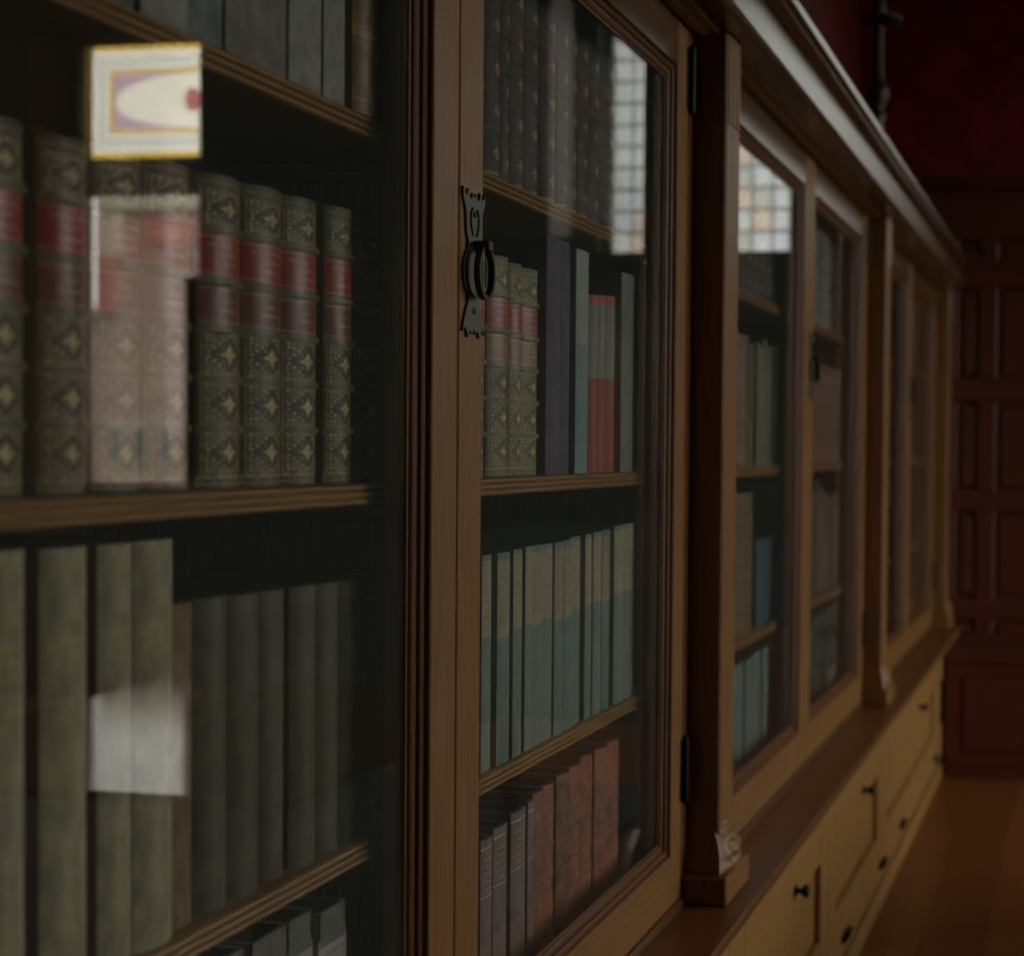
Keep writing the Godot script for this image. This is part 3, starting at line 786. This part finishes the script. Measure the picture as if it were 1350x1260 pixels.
	row(spread(3.30, [0.07, 0.075, 0.07], 0.002), S3, -0.057, "book", "white vellum volume behind the second latch", g2, "vellum", 1.76, 0.17, "dark cloth ones", true)
	row(spread(3.53, [0.06, 0.07], 0.002), S3, -0.059, "book", "dark cloth volume on the top shelf", g2, "black_cloth", 1.74, 0.17, "white vellum ones", false)
	row(spread(3.20, [0.06, 0.07, 0.06, 0.06, 0.07, 0.06, 0.06], 0.002), S2, -0.059, "book", "brown calf volume behind the second latch", g2, "brown_calf", 1.395, 0.17, "second pilaster", true)
	row(spread(3.22, [0.06, 0.06, 0.05, 0.07, 0.06, 0.06, 0.06], 0.002), S1, -0.059, "book", "tan or blue volume, third shelf behind the second latch", g2, ["tan_cloth", "tan_cloth", "blue_cloth", "tan_cloth", "tan_cloth", "blue_cloth", "tan_cloth"], [1.064, 1.074, 1.103, 1.084, 1.064, 1.055, 1.064], 0.17, "second pilaster", true)
	row(spread(3.24, [0.06, 0.06, 0.06, 0.06, 0.06, 0.06, 0.06], 0.002), S0, -0.059, "book", "dark teal volume, bottom shelf behind the second latch", g2, "teal_dark", 0.765, 0.17, "second pilaster", true)
	# end bay
	var g3 = "volumes in the end bay"
	var wide = [0.07, 0.06, 0.07, 0.06, 0.07, 0.06, 0.07, 0.06]
	row(spread(4.70, wide, 0.002), S3, -0.059, "book", "dim grey volume on the top shelf of the end bay", g3, "grey_vellum", 1.73)
	row(spread(4.70, wide, 0.002), S2, -0.059, "book", "dim brown volume on the second shelf of the end bay", g3, "brown_leather", 1.39)
	row(spread(4.70, wide, 0.002), S1, -0.059, "book", "dim black volume on the third shelf of the end bay", g3, "black_cloth", 1.055)
	row(spread(4.70, wide, 0.002), S0, -0.059, "book", "dim green volume on the bottom shelf of the end bay", g3, "dark_green_cloth", 0.755)

# ------------------------------------------------------------------ the room
func room():
	var fl = thing("floor", "polished brown plank floor beside the bookcase plinth", "floor", Vector3.ZERO, "", "structure")
	bx("subfloor", Vector3(NEAR_X - 0.4, -0.2, BACK_Z - 0.4), Vector3(END_X + 0.4, -0.0205, FAR_Z + 0.4), M.floor_wood_dark, fl)
	var pw = 0.145
	var n = int(ceil((FAR_Z - BACK_Z) / pw))
	var cuts = [NEAR_X, -0.4, 1.7, 3.4, END_X]
	for i in n:
		var z0 = BACK_Z + i * pw
		var z1 = min(z0 + pw - 0.0015, FAR_Z)
		var sh = rng.randf_range(-0.6, 0.6)
		for j in 4:
			var x0 = cuts[j] + (sh if j > 0 else 0.0)
			var x1 = cuts[j + 1] + (sh if j < 3 else 0.0)
			bx("plank", Vector3(x0, -0.02, z0), Vector3(x1 - 0.001, 0.0, z1), M.floor_wood if rng.randf() < 0.6 else M.floor_wood_dark, fl, 0.0008, 0)
	var ce = tag(bx("ceiling", Vector3(NEAR_X - 0.4, TOP_Y, BACK_Z - 0.4), Vector3(END_X + 0.4, TOP_Y + 0.2, FAR_Z + 0.4), M.plaster, self), "cream plaster ceiling over the library room", "ceiling", "", "structure")
	var wb = thing("wall_back", "red wall behind and above the bookcase", "wall", Vector3.ZERO, "", "structure")
	bx("masonry", Vector3(NEAR_X - 0.4, 0, BACK_Z - 0.4), Vector3(END_X, TOP_Y, BACK_Z), M.red_paint, wb)
	var wn = thing("wall_near", "dark wooden wall at the open end of the room", "wall", Vector3.ZERO, "", "structure")
	bx("masonry", Vector3(NEAR_X - 0.4, 0, BACK_Z), Vector3(NEAR_X, TOP_Y, FAR_Z), M.panel_wood, wn)
	# end wall with two windows
	var we = thing("wall_end", "crimson damask wall over dark wooden panelling at the bookcase end", "wall", Vector3.ZERO, "", "structure")
	var st = start()
	var x0 = END_X
	var x1 = END_X + 0.2
	box(st, Vector3(x0, 0.0, BACK_Z - 0.4), Vector3(x1, TOP_Y, 0.60))
	obj("masonry", st, M.damask, we)
	var wg = thing("wall_window", "dark green wall around the leaded and tall windows", "wall", Vector3.ZERO, "", "structure")
	var sg = start()
	for r in [[0.60, 1.44, 0.0, 2.0], [0.60, 1.44, 3.15, TOP_Y], [1.44, 1.55, 0.0, TOP_Y], [1.55, 1.66, 0.0, 2.07], [1.55, 1.66, 3.15, TOP_Y], [1.66, 3.29, 0.0, TOP_Y], [3.29, 4.15, 0.0, 0.965], [3.29, 4.15, 3.02, TOP_Y], [4.15, FAR_Z + 0.4, 0.0, TOP_Y]]:
		box(sg, Vector3(x0, r[2], r[0]), Vector3(x1, r[3], r[1]))
	obj("masonry", sg, M.green_wall, wg)
	wainscot(we)
	# wall across the room with three tall windows
	var wf = thing("wall_far", "dark green wall with tall windows across the room", "wall", Vector3.ZERO, "", "structure")
	var sf = start()
	var ws = [[1.95, 2.7], [2.82, 3.57], [3.69, 4.44], [4.56, 5.31]]
	var edge = NEAR_X
	for w in ws:
		box(sf, Vector3(edge, 0, FAR_Z), Vector3(w[0], TOP_Y, FAR_Z + 0.35))
		box(sf, Vector3(w[0], 0, FAR_Z), Vector3(w[1], 0.25, FAR_Z + 0.35))
		box(sf, Vector3(w[0], 3.2, FAR_Z), Vector3(w[1], TOP_Y, FAR_Z + 0.35))
		edge = w[1]
	box(sf, Vector3(edge, 0, FAR_Z), Vector3(END_X, TOP_Y, FAR_Z + 0.35))
	obj("masonry", sf, M.green_wall, wf)
	for i in 4:
		var w = ws[i]
		var o = thing("window_%d" % (i + 3), "tall plain garden window in the wall across the room", "window", Vector3.ZERO, "tall windows across the room", "structure")
		for e in [[w[0], 0.25, w[0] + 0.05, 3.2], [w[1] - 0.05, 0.25, w[1], 3.2], [w[0] + 0.05, 0.25, w[1] - 0.05, 0.31], [w[0] + 0.05, 3.14, w[1] - 0.05, 3.2], [w[0] + 0.05, 2.2, w[1] - 0.05, 2.26]]:
			bx("frame", Vector3(e[0], e[1], FAR_Z + 0.13), Vector3(e[2], e[3], FAR_Z + 0.2), M.stone, o, 0.004)
		for e in [[0.31, 2.2], [2.26, 3.14]]:
			bx("pane", Vector3(w[0] + 0.05, e[0], FAR_Z + 0.16), Vector3(w[1] - 0.05, e[1], FAR_Z + 0.164), M.clear_glass, o)
	window_tall()
	window_leaded()

func wainscot(parent):
	var w = part("wainscot", parent)
	var x = END_X
	var f = 0.028
	var z0 = BACK_Z
	var z1 = 0.56
	bx("backing", Vector3(x - 0.008, 0.0, z0), Vector3(x - 0.0005, 2.24, z1), M.panel_wood, w)
	var levels = [0.0, 0.16, 0.50, 0.58, 0.94, 1.02, 1.38, 1.47, 1.84, 1.93, 2.03, 2.20, 2.26]
	for i in range(0, levels.size() - 1, 2):
		bx("rail", Vector3(x - f, levels[i], z0), Vector3(x - 0.008, levels[i + 1], z1), M.panel_wood, w, 0.004, 2)
	var cap = start()
	extrude(cap, [Vector2(0.0, 2.24), Vector2(0.032, 2.24), Vector2(0.045, 2.262), Vector2(0.06, 2.27), Vector2(0.06, 2.295), Vector2(0.0, 2.295)], Vector3(x - 0.0005, 0, 0), Vector3.LEFT, Vector3.UP, Vector3(0, 0, 1), z0, z1)
	obj("cap_moulding", cap, M.panel_wood, w)
	var rail = start()
	extrude(rail, [Vector2(0.0, 1.905), Vector2(0.030, 1.905), Vector2(0.05, 1.93), Vector2(0.05, 1.95), Vector2(0.0, 1.955)], Vector3(x - 0.0005, 0, 0), Vector3.LEFT, Vector3.UP, Vector3(0, 0, 1), z0, z1)
	obj("rail_moulding", rail, M.panel_wood, w)
	var stiles = [[z0, 0.075], [0.16, 0.235], [0.49, z1]]
	for i in range(1, levels.size() - 2, 2):
		for s in stiles:
			bx("stile", Vector3(x - f, levels[i], s[0]), Vector3(x - 0.008, levels[i + 1], s[1]), M.panel_wood, w, 0.004, 1)
		for c in [[0.075, 0.16], [0.235, 0.49]]:
			bx("panel", Vector3(x - 0.022, levels[i] + 0.018, c[0] + 0.014), Vector3(x - 0.008, levels[i + 1] - 0.018, c[1] - 0.014), M.panel_wood, w, 0.008, 1)

func window_tall():
	var x = END_X + 0.14
	var o = thing("window_1", "tall window with a pale stained panel above a clear lower light", "window", Vector3.ZERO, "", "structure")
	var z0 = 3.29
	var z1 = 4.0
	for e in [[z0, 0.965, z0 + 0.03, 3.02], [z1 - 0.03, 0.965, z1, 3.02], [z0 + 0.03, 2.31, z1 - 0.03, 2.475], [z0 + 0.03, 0.965, z1 - 0.03, 0.985], [z0 + 0.03, 3.003, z1 - 0.03, 3.02]]:
		bx("frame", Vector3(x - 0.02, e[1], e[0]), Vector3(x + 0.05, e[3], e[2]), M.panel_wood, o, 0.002, 1)
	bx("pane", Vector3(x + 0.01, 0.985, z0 + 0.03), Vector3(x + 0.013, 2.31, z1 - 0.03), M.clear_glass, o)
	# stained panel: amber border, white fillets between grey lead lines, an oval with violet corners and a ruby roundel
	var piece = func(a0, b0, a1, b1, m): bx("glass_piece", Vector3(x + 0.01, b0, a0), Vector3(x + 0.014, b1, a1), m, o)
	var p0 = z0 + 0.03
	var p1 = z1 - 0.03
	var q0 = 2.476
	var q1 = 3.002
	var b = 0.026
	# border with mitres, drawn as four strips
	for ring in [[0.0, b, M.amber_glass], [b + 0.003, b + 0.035, M.white_glass], [b + 0.038, b + 0.062, M.blue_white_glass], [b + 0.065, b + 0.09, M.white_glass], [b + 0.093, b + 0.108, M.amber_glass], [b + 0.0003, b + 0.0027, M.lead], [b + 0.0353, b + 0.0377, M.lead], [b + 0.0623, b + 0.0647, M.lead], [b + 0.0903, b + 0.0927, M.lead]]:
		var i0 = ring[0]
		var i1 = ring[1]
		piece.call(p0, q0 + i0, p1 - i0, q0 + i1, ring[2])
		piece.call(p0, q1 - i1, p1 - i0, q1 - i0, ring[2])
		piece.call(p1 - i1, q0 + i1 + 0.001, p1 - i0, q1 - i1 - 0.001, ring[2])
	var c1 = p1 - b - 0.111
	var d0 = q0 + b + 0.111
	var d1 = q1 - b - 0.111
	var cz = 3.43
	var cy = (d0 + d1) * 0.5
	var hz = c1 - cz
	var hy = (d1 - d0) * 0.5
	var shape = func(pts, m):
		var st = start()
		extrude(st, pts, Vector3(x + 0.01, cy, cz), Vector3(0, 0, 1), Vector3.UP, Vector3.RIGHT, 0.0, 0.004)
		obj("glass_piece", st, m, o)
	var oval = []
	var disc = []
	for k in 24:
		var t = TAU * k / 24
		oval.append(Vector2(maxf(cos(t) * hz * 0.99, -0.1), sin(t) * hy * 0.99))
		disc.append(Vector2(cos(t) * 0.04, sin(t) * 0.055))
	shape.call(oval, M.white_glass)
	for sz in [1.0]:
		for sy in [-1.0, 1.0]:
			var pts = [Vector2(hz * sz, hy * sy)]
			for k in 7:
				var t = PI / 2 * k / 6
				pts.append(Vector2(cos(t) * hz * sz, sin(t) * hy * sy))
			shape.call(pts, M.violet_glass)
	var st2 = start()
	extrude(st2, disc, Vector3(x + 0.006, cy, cz), Vector3(0, 0, 1), Vector3.UP, Vector3.RIGHT, 0.0, 0.0035)
	obj("glass_piece", st2, M.ruby_glass, o)
	# gathered curtain on one side of the lower light, hanging inside the reveal
	curtain("curtain", "short dark brown curtain drawn aside inside the tall window", Vector3(END_X + 0.05, 0.99, 3.293), 0.10, 0.93, M.brown_curtain)
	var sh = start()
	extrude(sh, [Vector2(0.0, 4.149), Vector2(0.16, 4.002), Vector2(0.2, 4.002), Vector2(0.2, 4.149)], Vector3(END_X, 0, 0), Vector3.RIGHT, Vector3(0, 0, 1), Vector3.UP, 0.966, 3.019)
	obj("splayed_reveal", sh, M.oak_brightened, o)  # brightened oak stands in for daylight falling on this reveal
	var slit = thing("window_7", "added slit opening with a backlit blind, put in for a pale strip of light", "window", Vector3.ZERO, "", "structure")  # made-up opening, added so its backlit blind mirrors as a pale strip
	bx("blind", Vector3(END_X + 0.02, 2.071, 1.551), Vector3(END_X + 0.023, 3.149, 1.659), M.blind, slit)

func curtain(called, label, at, w, h, m):
	var st = start()
	var pts = []
	var n = 28
	for i in n + 1:
		var t = float(i) / n
		pts.append(Vector2(t * w, 0.016 * sin(t * TAU * w / 0.04) + 0.003 * sin(t * 17.0)))
	for i in range(n, -1, -1): pts.append(pts[i] + Vector2(0, 0.004))
	extrude(st, pts, at, Vector3(0, 0, 1), Vector3.LEFT, Vector3.UP, 0.0, h)
	tag(obj(called, st, m), label, "curtain")

func window_leaded():
	var x = END_X + 0.14
	var o = thing("window_2", "leaded window of pale quarries with amber and green flowers low down", "window", Vector3.ZERO, "", "structure")
	var z0 = 0.60
	var z1 = 1.44
	var y0 = 2.0
	var y1 = 3.15
	for e in [[z0, y0, z0 + 0.02, y1], [z1 - 0.02, y0, z1, y1], [z0 + 0.02, y0, z1 - 0.02, y0 + 0.015], [z0 + 0.02, y1 - 0.02, z1 - 0.02, y1]]:
		bx("frame", Vector3(x - 0.02, e[1], e[0]), Vector3(x + 0.04, e[3], e[2]), M.stone, o, 0.002)
	var nz = 9
	var ny = 12
	var a = (z1 - z0 - 0.04) / nz
	var b = (y1 - y0 - 0.035) / ny
	var tint = {Vector2i(1, 1): M.amber_haze, Vector2i(1, 2): M.green_haze, Vector2i(2, 0): M.green_haze, Vector2i(0, 0): M.hazy_glass, Vector2i(2, 2): M.amber_haze, Vector2i(2, 3): M.green_haze, Vector2i(2, 5): M.amber_haze, Vector2i(2, 4): M.amber_haze, Vector2i(7, 1): M.amber_haze, Vector2i(7, 0): M.amber_haze, Vector2i(6, 1): M.green_haze, Vector2i(6, 2): M.amber_haze}
	for i in nz:
		for j in ny:
			var m = tint.get(Vector2i(i, j), M.hazy_glass if (i + j) % 2 else M.hazy_white_glass)
			bx("pane", Vector3(x + 0.01, y0 + 0.015 + b * j + 0.0018, z0 + 0.02 + a * i + 0.0018), Vector3(x + 0.013, y0 + 0.015 + b * (j + 1) - 0.0018, z0 + 0.02 + a * (i + 1) - 0.0018), m, o)
	for i in range(0, nz + 1):
		bx("lead_came", Vector3(x + 0.006, y0 + 0.015, z0 + 0.02 + a * i - 0.002), Vector3(x + 0.017, y1 - 0.02, z0 + 0.02 + a * i + 0.002), M.lead, o)
	for j in range(0, ny + 1):
		bx("lead_came", Vector3(x + 0.0055, y0 + 0.015 + b * j - 0.002, z0 + 0.02), Vector3(x + 0.0175, y0 + 0.015 + b * j + 0.002, z1 - 0.02), M.lead, o)

func furnishings():
	# low box bench against the panelling
	var b = thing("low_chest", "low dark panelled chest between the bookcase end and the panelled wall", "chest", Vector3(4.9, 0, 0.107))
	bx("body", Vector3(0, 0.05, 0), Vector3(0.615, 0.415, 0.9), M.panel_wood, b, 0.003, 2)
	bx("lid", Vector3(-0.012, 0.416, -0.0005), Vector3(0.615, 0.44, 0.912), M.panel_wood, b, 0.005, 2)
	bx("foot_board", Vector3(0.006, 0.0, 0.004), Vector3(0.61, 0.0495, 0.89), M.panel_wood, b, 0.002, 2)
	for k in 2:
		bx("panel", Vector3(-0.008, 0.10, 0.07 + 0.42 * k), Vector3(-0.0003, 0.37, 0.42 + 0.42 * k), M.panel_wood, b, 0.006, 1)
	# candlestick on the bookcase
	var c = thing("candlestick", "tall dark bronze candlestick with a wide drip pan on the bookcase top", "candlestick", Vector3(4.48, 1.936, -0.10))
	var s = start()
	lathe(s, [Vector2(0, 0), Vector2(0.075, 0), Vector2(0.075, 0.012), Vector2(0.06, 0.025), Vector2(0.03, 0.05), Vector2(0.022, 0.09)], Vector3.ZERO, 24)
	obj("foot", s, M.bronze, c)
	var p = start()
	lathe(p, [Vector2(0.022, 0.09), Vector2(0.019, 0.25), Vector2(0.022, 0.33), Vector2(0.030, 0.345), Vector2(0.022, 0.362), Vector2(0.020, 0.375), Vector2(0.034, 0.40), Vector2(0.040, 0.425), Vector2(0.030, 0.452), Vector2(0.020, 0.465), Vector2(0.017, 0.58), Vector2(0.022, 0.59), Vector2(0.017, 0.60), Vector2(0.020, 0.64)], Vector3.ZERO, 24)
	obj("stem", p, M.bronze, c)
	var q = start()
	lathe(q, [Vector2(0.020, 0.64), Vector2(0.05, 0.648), Vector2(0.074, 0.658), Vector2(0.078, 0.668), Vector2(0.07, 0.668), Vector2(0.03, 0.662), Vector2(0.0, 0.662)], Vector3.ZERO, 28)
	obj("drip_pan", q, M.bronze, c)
	var r = start()
	lathe(r, [Vector2(0.014, 0.662), Vector2(0.022, 0.68), Vector2(0.026, 0.71), Vector2(0.020, 0.74), Vector2(0.024, 0.77), Vector2(0.016, 0.772), Vector2(0.0, 0.76)], Vector3.ZERO, 24)
	obj("candle_socket", r, M.bronze, c)
	var w = thing("wooden_box", "small light wooden box on the bookcase top beside the candlestick", "box", Vector3(4.2, 1.9365, -0.18))
	bx("body", Vector3(-0.07, 0, -0.06), Vector3(0.07, 0.24, 0.06), M.oak, w, 0.003, 1)
	bx("lid", Vector3(-0.074, 0.2405, -0.064), Vector3(0.074, 0.262, 0.064), M.oak, w, 0.004, 0)
	# low polished table in the room; its top mirrors the tall window
	var t = thing("low_table", "low polished brown table standing on the dark rug", "table", Vector3(2.37, 0.0, 0.86))
	bx("top", Vector3(0, 0.476, 0), Vector3(1.25, 0.5, 1.1), M.table_wood, t, 0.004, 2)
	for lx in [0.04, 1.16]:
		for lz in [0.04, 1.01]:
			bx("leg", Vector3(lx, 0.0125, lz), Vector3(lx + 0.05, 0.4755, lz + 0.05), M.panel_wood, t, 0.004, 1)
	var rug = thing("rug", "dark green rug under the low table", "rug", Vector3(0.6, 0.0, 0.75))
	bx("pile", Vector3(0, 0.0003, 0), Vector3(3.9, 0.012, 3.2), M.rug, rug, 0.003)

func outside():
	# a pale brick house across the court, seen through the tall window
	var h = thing("brick_house", "tall pale pink brick building far across the court outside the tall window", "house", Vector3(60.0, -3.0, 0), "", "structure")
	bx("wall", Vector3(0, 0, 10.0), Vector3(12, 16.5, 47.3), M.outer_brick, h)
	bx("low_wing", Vector3(1.0, 0, 47.301), Vector3(12, 10.2, 70), M.outer_brick, h)
	bx("parapet", Vector3(0.6, 10.201, 47.301), Vector3(12, 10.7, 70), M.stone, h, 0.08)
	bx("string_course", Vector3(-0.4, 15.2, 10.0), Vector3(-0.001, 15.9, 47.3), M.stone, h, 0.08)
	bx("red_band", Vector3(-0.2, 13.6, 10.0), Vector3(-0.001, 15.0, 44.6), M.ruby_brick, h)
	bx("red_pier", Vector3(-0.3, 10.3, 46.2), Vector3(-0.001, 13.1, 47.28), M.ruby_brick, h)
	bx("white_pier", Vector3(-0.3, 13.11, 46.0), Vector3(-0.001, 15.1, 47.28), M.stone, h)
	for zz in [43.2, 44.6, 45.9]:
		var wn = part("window", h)
		bx("surround", Vector3(-0.15, 3.0, zz), Vector3(-0.001, 5.0, zz + 0.9), M.stone, wn, 0.03)
		bx("pane", Vector3(-0.2, 3.2, zz + 0.2), Vector3(-0.151, 4.7, zz + 0.7), M.lead, wn)
	tag(bx("ground_outside", Vector3(END_X + 0.5, -3.2, -20), Vector3(90, -3.0, 80), M.lawn, self), "dull green court outside the windows", "ground", "", "structure")

func _ready():
	rng.seed = 20240611
	# camera: x along the case lies to the right of the lens axis, the frame is shifted to the left of it
	var cam = Camera3D.new()
	cam.name = "camera"
	add_child(cam)
	var att = CameraAttributesPhysical.new()
	att.frustum_focal_length = 50.0
	att.frustum_focus_distance = 1.5
	att.exposure_aperture = 4.2
	att.frustum_near = 0.05
	att.frustum_far = 100.0
	cam.attributes = att
	cam.projection = Camera3D.PROJECTION_FRUSTUM
	cam.near = 0.05
	cam.far = 100.0
	cam.size = 1260.0 / 1800.0 * 0.05
	cam.frustum_offset = Vector2((675.0 - 1150.0) / 1800.0 * 0.05, 0.0)
	cam.transform = Transform3D(Basis(Vector3(0.15903, 0.01303, 0.98719), Vector3(0.01919, 0.99968, -0.01629), Vector3(-0.98709, 0.02154, 0.15873)).orthonormalized(), Vector3(0.0, 1.185, 0.62))
	cam.current = true
	# overcast sky; its light enters through the windows only
	var sky = ProceduralSkyMaterial.new()
	sky.sky_top_color = Color(0.97, 0.965, 0.93)
	sky.sky_horizon_color = Color(0.98, 0.975, 0.94)
	sky.ground_bottom_color = Color(0.2, 0.2, 0.18)
	sky.ground_horizon_color = Color(0.3, 0.3, 0.28)
	sky.sky_energy_multiplier = 1.0
	sky.energy_multiplier = 1.0
	var env = Environment.new()
	env.background_mode = Environment.BG_SKY
	env.sky = Sky.new()
	env.sky.sky_material = sky
	env.background_energy_multiplier = 4.0
	env.tonemap_mode = Environment.TONE_MAPPER_LINEAR
	env.tonemap_exposure = 1.6
	env.sdfgi_enabled = true
	env.ssao_enabled = true
	env.ssil_enabled = true
	var we = WorldEnvironment.new()
	we.name = "environment"
	we.environment = env
	add_child(we)
	materials()
	mat("ruby_brick", Color(0.66, 0.42, 0.38), 0.85)
	room()
	for k in 3: bay(k)
	pilaster(POSTS[0], "carved oak pilaster at the open end of the bookcase")
	pilaster(POSTS[1], "carved oak pilaster between the latched door and the second pair of doors")
	pilaster(POSTS[2], "carved oak pilaster between the second pair of doors and the end bay")
	pilaster(POSTS[3], "plain dark oak pilaster against the panelled end wall")
	cornice()
	base()
	furnishings()
	books()
	outside()
